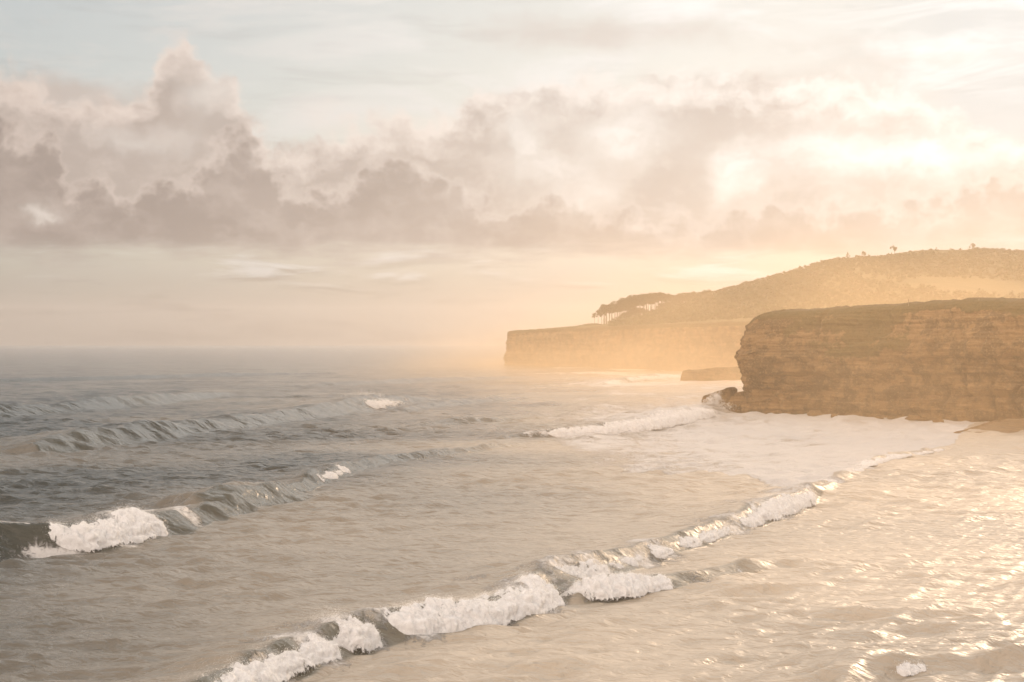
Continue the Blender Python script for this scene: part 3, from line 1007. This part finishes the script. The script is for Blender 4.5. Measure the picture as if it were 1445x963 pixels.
# ------------------------------------------------------------------ rocks at the water
def rock_block(name, label, cat, corners, depth_dir, depth, seed, mat=None):
    """a rough slab: outline polygon (world X, Z at one distance) pushed back along depth_dir"""
    import bmesh
    bm = bmesh.new()
    f = [bm.verts.new(c) for c in corners]
    face = bm.faces.new(f)
    ret = bmesh.ops.extrude_face_region(bm, geom=[face])
    vs = [g for g in ret['geom'] if isinstance(g, bmesh.types.BMVert)]
    bmesh.ops.translate(bm, verts=vs, vec=depth_dir * depth)
    bmesh.ops.recalc_face_normals(bm, faces=bm.faces)
    bmesh.ops.triangulate(bm, faces=bm.faces)
    for _ in range(5):
        long_ = [e for e in bm.edges if e.calc_length() > .9]
        if not long_: break
        bmesh.ops.subdivide_edges(bm, edges=long_, cuts=1, use_grid_fill=False)
        bmesh.ops.triangulate(bm, faces=bm.faces)
    bm.normal_update()
    co = np.array([v.co for v in bm.verts])
    no = np.array([v.normal for v in bm.verts])
    n = .11 * fbm(co[:, 0] / 2.2 + seed, co[:, 1] / 2.2, co[:, 2] / 1.2, 4) + .13 * np.tanh(3 * vnoise(co[:, 2] / .7 + co[:, 0] * .25, co[:, 0] / 9, seed))
    for v, d, nn in zip(bm.verts, n, no):
        v.co = v.co + Vector(nn) * float(d)
    me = bpy.data.meshes.new(name)
    bm.to_mesh(me)
    bm.free()
    a = me.attributes.new('veg', 'FLOAT', 'POINT')
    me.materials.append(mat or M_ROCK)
    o = bpy.data.objects.new(name, me)
    COL.objects.link(o)
    tag(o, label, cat)
    return o


def outline(pts, Y):
    return [at(x, y, Y) for x, y in pts]


rock_block("rock", "tilted wedge of rock pointing seaward at the foot of the near cliff", "rock",
           outline([(990, 592), (990.5, 561), (993, 558.5), (1008, 553.5), (1026, 547.5), (1028, 549.5), (1029.5, 551), (1031, 560), (1033, 592)], 404), Vector((.45, .9, 0)), 7.0, 3.0)
rock_block("rock", "low ledge of rock joining the tilted wedge to the near cliff", "rock",
           outline([(1012, 592), (1016, 574), (1024, 569), (1029, 566), (1031, 559.5), (1036, 557), (1043, 553), (1062, 552), (1064, 592)], 398.5), Vector((.3, .95, 0)), 9.0, 6.0)
rock_block("reef", "low flat-topped reef standing in the surf between the cliff and the headland", "reef",
           outline([(958, 545), (961, 531), (963, 524), (972, 522), (984, 523), (1000, 520), (1020, 519), (1050, 517), (1090, 516), (1090, 545)], 716), Vector((.5, .86, 0)), 26.0, 8.0, M_FARROCK)

for j, (x, y, Y, r_) in enumerate([(1096, 584.5, 389, 1.3), (1118, 585.5, 386, .9), (1148, 586.5, 382, 1.7), (1176, 587, 378, .8), (1207, 588.5, 373, 1.2), (1238, 590, 369, 1.0), (1262, 591, 365, 1.5),
                                   (1286, 593, 359, 1.7), (1297, 594, 356, .8), (1322, 596, 351, 1.1)]):
    c = at(x, y, Y)
    rr_ = np.random.default_rng(400 + j)
    import bmesh
    bm = bmesh.new()
    bmesh.ops.create_icosphere(bm, subdivisions=4, radius=r_)
    for v in bm.verts:
        q = v.co / r_
        d_ = 1 + .30 * float(vnoise(q.x * 1.1 + j * 3, q.y * 1.1, q.z * 1.1)) + .14 * float(vnoise(q.x * 3 + j, q.y * 3, q.z * 4))
        fl = max(-.8, min(.75, q.z * d_))
        v.co = Vector((q.x * d_ * r_ * 1.35, q.y * d_ * r_, fl * r_ * .9))
    me = bpy.data.meshes.new("boulder")
    bm.to_mesh(me)
    bm.free()
    me.attributes.new('veg', 'FLOAT', 'POINT')
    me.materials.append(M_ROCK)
    ob = bpy.data.objects.new("boulder", me)
    ob.location = (c.x, c.y - 1.0, .15)
    ob.rotation_euler = (0, 0, rr_.random() * 6)
    COL.objects.link(ob)
    tag(ob, "dark boulder awash in the foam at the foot of the near cliff", "boulder", "boulders along the foot of the near cliff")

# strip of wet sand and shelving rock under the right end of the cliff
pts = [(1330, 613), (1347, 611), (1380, 610.5), (1420, 609.5), (1460, 609), (1520, 609), (1640, 612)]
fr = np.array([[*on_sea(x, y)] for x, y in pts])
n = 160
u = np.linspace(0, 1, n)
fr = np.stack([np.interp(u, np.linspace(0, 1, len(fr)), fr[:, i]) for i in range(2)], -1)
nd = np.array([.62, .78])
w_ = np.linspace(0, 34, 60)
Pb = np.zeros((n, 60, 3))
for j, d in enumerate(w_):
    Pb[:, j, 0] = fr[:, 0] + nd[0] * d
    Pb[:, j, 1] = fr[:, 1] + nd[1] * d
Pb[:, :, 2] = -.35 + .06 * w_[None, :] + .22 * fbm(Pb[:, :, 0] / 5, Pb[:, :, 1] / 7, 0, 4)
o = grid_mesh("beach", Pb, M_SAND, flip=True)
tag(o, "strip of wet brown sand under the right end of the near cliff", "beach", kind='structure')


# burst of spray where the surf meets the tilted rock
r5 = np.random.default_rng(909)
drops, sizes = [], []
for (x, y, sx, sz, n_) in [(1001, 575, 1.6, .9, 5200), (1007, 567, .9, 1.0, 3600), (1012.5, 562, .45, .8, 1700), (1018, 577, 1.3, .6, 2600), (995, 580, 2.0, .7, 3600), (1025, 573, 1.1, .4, 900)]:
    n_ = n_ * 2
    c = np.array(at(x, y, 399.0))
    q = c + r5.normal(size=(n_, 3)) * np.array([sx, .8, sz])
    q[:, 2] = np.maximum(q[:, 2], .05)
    q += .5 * np.stack([vnoise(q[:, 0], q[:, 2], 1.0), vnoise(q[:, 0], q[:, 2], 5.0), vnoise(q[:, 0], q[:, 2], 9.0)], -1)
    drops.append(q)
    sizes.append(.025 + .075 * r5.random(n_) ** 2)
o = spray_mesh("spray_burst", np.concatenate(drops), np.concatenate(sizes), None)
tag(o, "burst of white spray thrown up against the tilted wedge of rock", "spray")


# ------------------------------------------------------------------ trees
def leaf_clumps(cent, rad, n, size, seed, flat=1.0):
    r = np.random.default_rng(seed)
    V, F = [], []
    per = n // len(cent)
    for c, ra in zip(cent, rad):
        d = r.normal(size=(per, 3))
        d /= np.linalg.norm(d, axis=1, keepdims=True)
        p = np.array(c) + d * (ra * r.random(per) ** .45)[:, None] * np.array([1, 1, flat])
        for q in p:
            a, b = r.normal(size=3), r.normal(size=3)
            a /= np.linalg.norm(a)
            b -= a * (a @ b)
            b /= np.linalg.norm(b)
            s_ = size * (.6 + .8 * r.random())
            i = len(V)
            V += [q + a * s_, q + b * s_ * .6, q - a * s_, q - b * s_ * .6]
            F.append((i, i + 1, i + 2, i + 3))
    return np.array(V), np.array(F)


def tube(path, rad, seg=6):
    V, F = [], []
    for (p, r_) in zip(path, rad):
        for k in range(seg):
            t_ = 2 * math.pi * k / seg
            V.append((p[0] + r_ * math.cos(t_), p[1] + r_ * math.sin(t_), p[2]))
    for i in range(len(path) - 1):
        for k in range(seg):
            a, b = i * seg + k, i * seg + (k + 1) % seg
            F.append((a, b, b + seg, a + seg))
    return V, F


def make_tree(kind, seed):
    """kind: 'pine' tall bare trunk and flat crown, 'bush' round and low, 'cone' pointed"""
    r = np.random.default_rng(seed)
    root = bpy.data.objects.new({'pine': 'pine_tree', 'bush': 'round_tree', 'cone': 'pointed_tree'}[kind], None)
    COL.objects.link(root)
    h = {'pine': 11.5, 'bush': 6.0, 'cone': 7.0}[kind]
    lean = r.normal(0, .35, 2) + (np.array([-.4, 0]) if kind == 'pine' else 0)
    zs = np.linspace(-.6, h * .93, 7)
    pth = [(lean[0] * (z / h) ** 2 + .1 * r.normal(), lean[1] * (z / h) ** 2, z) for z in zs]
    V, F = tube(pth, np.interp(zs, [-.6, h], [.34 if kind == 'pine' else .28, .07]))
    tipx, tipy = pth[-1][0], pth[-1][1]
    if kind == 'pine':
        cent = [(tipx + r.normal(0, 1.5), tipy + r.normal(0, 1.5), h * (.86 + .14 * r.random())) for _ in range(7)]
        cent += [(tipx + r.normal(0, 1.7), tipy + r.normal(0, 1.7), h * (.60 + .24 * r.random())) for _ in range(7)]
        rad = [1.25 + .6 * r.random() for _ in cent]
        lv, lf = leaf_clumps(cent, rad, 980, .33, seed + 5, .62)
    elif kind == 'bush':
        cent = [(r.normal(0, 1.4), r.normal(0, 1.4), h * (.35 + .5 * r.random())) for _ in range(9)]
        rad = [1.1 + .6 * r.random() for _ in cent]
        lv, lf = leaf_clumps(cent, rad, 720, .30, seed + 5, .8)
    else:
        cent = [(r.normal(0, .25 + 1.5 * (1 - q)), r.normal(0, .25 + 1.5 * (1 - q)), h * (.22 + .78 * q)) for q in np.linspace(0, 1, 10)]
        rad = [1.35 * (1 - q) + .35 for q in np.linspace(0, 1, 10)]
        lv, lf = leaf_clumps(cent, rad, 600, .28, seed + 5, .8)
    for c in cent[:6]:                                     # limbs reach into the crown
        z0 = c[2] * .82
        q = np.interp(z0, zs, [p[0] for p in pth]), np.interp(z0, zs, [p[1] for p in pth]), z0
        v2, f2 = tube([q, ((q[0] + c[0]) / 2, (q[1] + c[1]) / 2, z0 + (c[2] - z0) * .6), c], [.11, .08, .04], 4)
        b = len(V)
        V += v2
        F += [tuple(i + b for i in f) for f in f2]
    tri_mesh("trunk", V, F, M_BARK, root, True)
    tri_mesh("crown", lv, lf, M_LEAF, root)
    return root


def copy_tree(o):
    c = o.copy()
    COL.objects.link(c)
    for ch in list(o.children):
        d = ch.copy()
        COL.objects.link(d)
        d.parent = c
    return c


used = set()


def place(proto, loc, scale, rz, label, cat, group):
    o = proto if proto.name not in used else copy_tree(proto)
    used.add(o.name)
    o.location = loc
    o.scale = (scale[0], scale[0], scale[1])
    o.rotation_euler = (0, 0, rz)
    return tag(o, label, cat, group)


pines = [make_tree('pine', 100 + i) for i in range(6)]
bushes = [make_tree('bush', 200 + i) for i in range(4)]
cones = [make_tree('cone', 300)]

# grove on the headland: (column, how far up the slope, height)
i = 0
for (x, t, hh, lab) in [(838.5, .93, 9.5, "slim outermost pine at the seaward end of the headland grove"), (843.5, .98, 11.0, "second slim pine from the seaward end of the grove, with sky behind its trunk")]:
    p = hill_point(x, t)
    place(pines[i], p, (hh / 12.5 * .72, hh / 11.5), i * 1.3, lab, "pine tree", "pines of the headland grove")
    i += 1
xs = np.linspace(849, 968, 64)
for j, x in enumerate(xs):
    t = (.99, .90, .95)[j % 3]
    hh = np.interp(x, [849, 870, 900, 930, 968], [14, 16.5, 17.5, 14.5, 8.5]) * (.84 + .26 * rng.random())
    p = hill_point(x + rng.normal(0, .6), t)
    place(pines[(j + i) % 6], p, (hh / 11.5 * .85, hh / 11.5), rng.random() * 6, "tall bare-trunked pine within the dense grove on the headland", "pine tree", "pines of the headland grove")
for j, x in enumerate(np.linspace(868, 985, 46)):
    sc = np.interp(x, [868, 885, 905, 914, 926, 934, 960, 985], [.5, 1.0, 1.25, .35, .35, 1.0, 1.1, .8])
    place(bushes[(j * 3 + 1) % 4], hill_point(x + rng.normal(0, .8), (.99, .95, .90, .97)[j % 4]), (sc * 1.25, sc * (1.0 + .5 * rng.random())), j * 2.1, "dark bushy undergrowth tree between the trunks of the headland grove", "tree", "undergrowth of the headland grove")
# wind-cut bushes at the seaward foot of the grove
for j, (x, sc) in enumerate([(819, .55), (824, .7), (829, .8), (834, .8), (840, .75), (846, .6)]):
    p = hill_point(x, .93) - Vector((0, 0, 1.3))
    place(bushes[j % 4], p, (sc * 1.5, sc * .62), j * 1.1, "low wind-cut bush at the seaward foot of the pine grove", "bush", "bushes below the grove")
# skyline of the hill
for (x, proto, sc, lab, cat) in [(1195.5, cones[0], (.95, .9), "small pointed tree alone on the bare hill skyline", "tree"),
                                 (1219, bushes[1], (.75, 1.05), "rounded tree alone on the hill skyline, right of the pointed one", "tree"),
                                 (1262, bushes[2], (1.0, 1.6), "tallest lone tree where the hill steps up to its meadow", "tree"),
                                 (1372, bushes[3], (.8, 1.3), "tree at the left end of the hedge row on the hilltop", "tree")]:
    place(proto, hill_point(x, 1.0), sc, x, lab, cat, "trees standing along the hill skyline")
for j, x in enumerate(np.linspace(1377, 1470, 26)):
    place(bushes[j % 4], hill_point(x + rng.normal(0, 1), 1.0 - .01 * (j % 3)) - Vector((0, 0, 2.2)), (1.0 + .3 * rng.random(), .85 + .4 * rng.random()), j, "bushy tree in the dark row along the right of the hilltop", "tree", "tree row on the hilltop")
for j, x in enumerate(np.linspace(975, 1188, 84)):
    k_ = np.interp(x, [975, 1010, 1060, 1188], [1.2, .7, .75, .65])
    place(bushes[(j * 3) % 4], hill_point(x + rng.normal(0, 1), 1.0 - .012 * (j % 3)) - Vector((0, 0, .8)), (k_ * (1.1 + .4 * rng.random()), k_ * (.8 + .5 * rng.random())), j, "bushy tree on the long rising wooded skyline of the hill", "tree", "trees on the rising hill skyline")


# woodland cloaking the slope, one mass
def build_woodland():
    V, F = [], []
    r = np.random.default_rng(77)
    cnt = 0
    for _ in range(9000):
        a = r.uniform(860, 1480)
        t = r.uniform(.1, .97)
        p = hill_point(a, t)
        w_ = .5 + .5 * float(vnoise(p.x / 90, p.y / 120, 4.0))
        lim = .86 + .10 * float(vnoise(a / 14, t * 9, 3.0)) + .22 * max(0, abs(a - 1305) - 40) / 60
        if 1180 < a and t > lim: continue
        if a > 1185 and t > .95: continue
        if w_ + .7 * math.exp(-((a - 1080) / 95) ** 2) < .30 + .12 * r.random(): continue
        sc = r.uniform(.8, 1.5) * (1 + 1.6 * r.random() ** 4)
        m = 14
        d = r.normal(size=(m, 3))
        d /= np.linalg.norm(d, axis=1, keepdims=True)
        d[:, 2] = np.abs(d[:, 2])
        q = np.array(p) + d * sc * r.uniform(.5, 1, (m, 1)) * np.array([1, 1, 1.2])
        u1, u2 = r.normal(size=(m, 3)), r.normal(size=(m, 3))
        u1 *= (sc * .45 / np.linalg.norm(u1, axis=1))[:, None]
        u2 *= (sc * .45 / np.linalg.norm(u2, axis=1))[:, None]
        V.append(np.stack([q + u1, q + u2, q - u1, q - u2], 1).reshape(-1, 3))
        F.append(np.arange(m * 4).reshape(m, 4) + cnt)
        cnt += m * 4
    o = tri_mesh("woodland", np.concatenate(V), np.concatenate(F), M_LEAF)
    tag(o, "dark woodland and scrub covering the slope of the hill", "woodland", kind='stuff')


build_woodland()

# fence posts on the near clifftop
for (x, y, hh, lab) in [(1281.7, 430.5, 1.5, "thin weathered fence post standing alone on the near clifftop"), (1381, 426.5, 1.1, "shorter faint post on the clifftop nearer the right edge")]:
    Y = 372 if x < 1300 else 356
    b = at(x, y, Y)
    V, F = tube([(0, 0, -.8), (0.01, 0, hh * .5), (.03, 0, hh), (.03, 0, hh + .03)], [.09, .085, .08, .02], 8)
    o = tri_mesh("fence_post", V, F, M_WOOD)
    o.location = b
    tag(o, lab, "fence post", "posts on the clifftop")


# ------------------------------------------------------------------ air
def box(name, lo, hi, mat):
    V = [(x, y, z) for x in (lo[0], hi[0]) for y in (lo[1], hi[1]) for z in (lo[2], hi[2])]
    F = [(0, 1, 3, 2), (4, 6, 7, 5), (0, 4, 5, 1), (2, 3, 7, 6), (0, 2, 6, 4), (1, 5, 7, 3)]
    return tri_mesh(name, V, F, mat)


m, k, v = volume_mat("haze_air", HAZE_DENSITY, (.97, .93, .91), .50)
o = box("haze", (-6400, -60, -7), (6400, 6450, 175), m)
tag(o, "warm sunlit haze over the whole bay", "haze", kind='stuff')

m, k, v = volume_mat("mist_air", 0.0, (1.0, .73, .44), .40)
geo = k.n('ShaderNodeNewGeometry').outputs['Position']
x, y, z = k.sep(geo)
w_ = k.rng(x, -120.0, 165.0)
w_ = k.m('MULTIPLY', w_, k.rng(y, 55.0, 330.0, .30, 1.0))
fall = k.m('EXPONENT', k.m('MULTIPLY', z, -1 / 31.0))
nz = k.rng(k.noise(k.v('MULTIPLY', geo, (1, .6, 2)), .011, 3, .55), .32, .68, .25, 1.75)
edge = k.m('MULTIPLY', k.rng(y, 1490.0, 1300.0), k.rng(z, 138.0, 90.0))
low = k.m('MULTIPLY', k.m('EXPONENT', k.m('MULTIPLY', k.m('MAXIMUM', z, 0.0), -1 / 13.0)), k.rng(y, 420.0, 900.0, 0.0, 1.8))
fall = k.m('ADD', fall, low)
den = k.m('MULTIPLY', k.m('MULTIPLY', w_, fall), k.m('MULTIPLY', nz, edge))
k.put(v, 'Density', k.m('MULTIPLY', den, MIST_DENSITY))
o = box("sea_mist", (-125, 45, -5), (1500, 1495, 140), m)
tag(o, "drifting bank of salt spray mist hanging along the cliffs", "mist", kind='stuff')
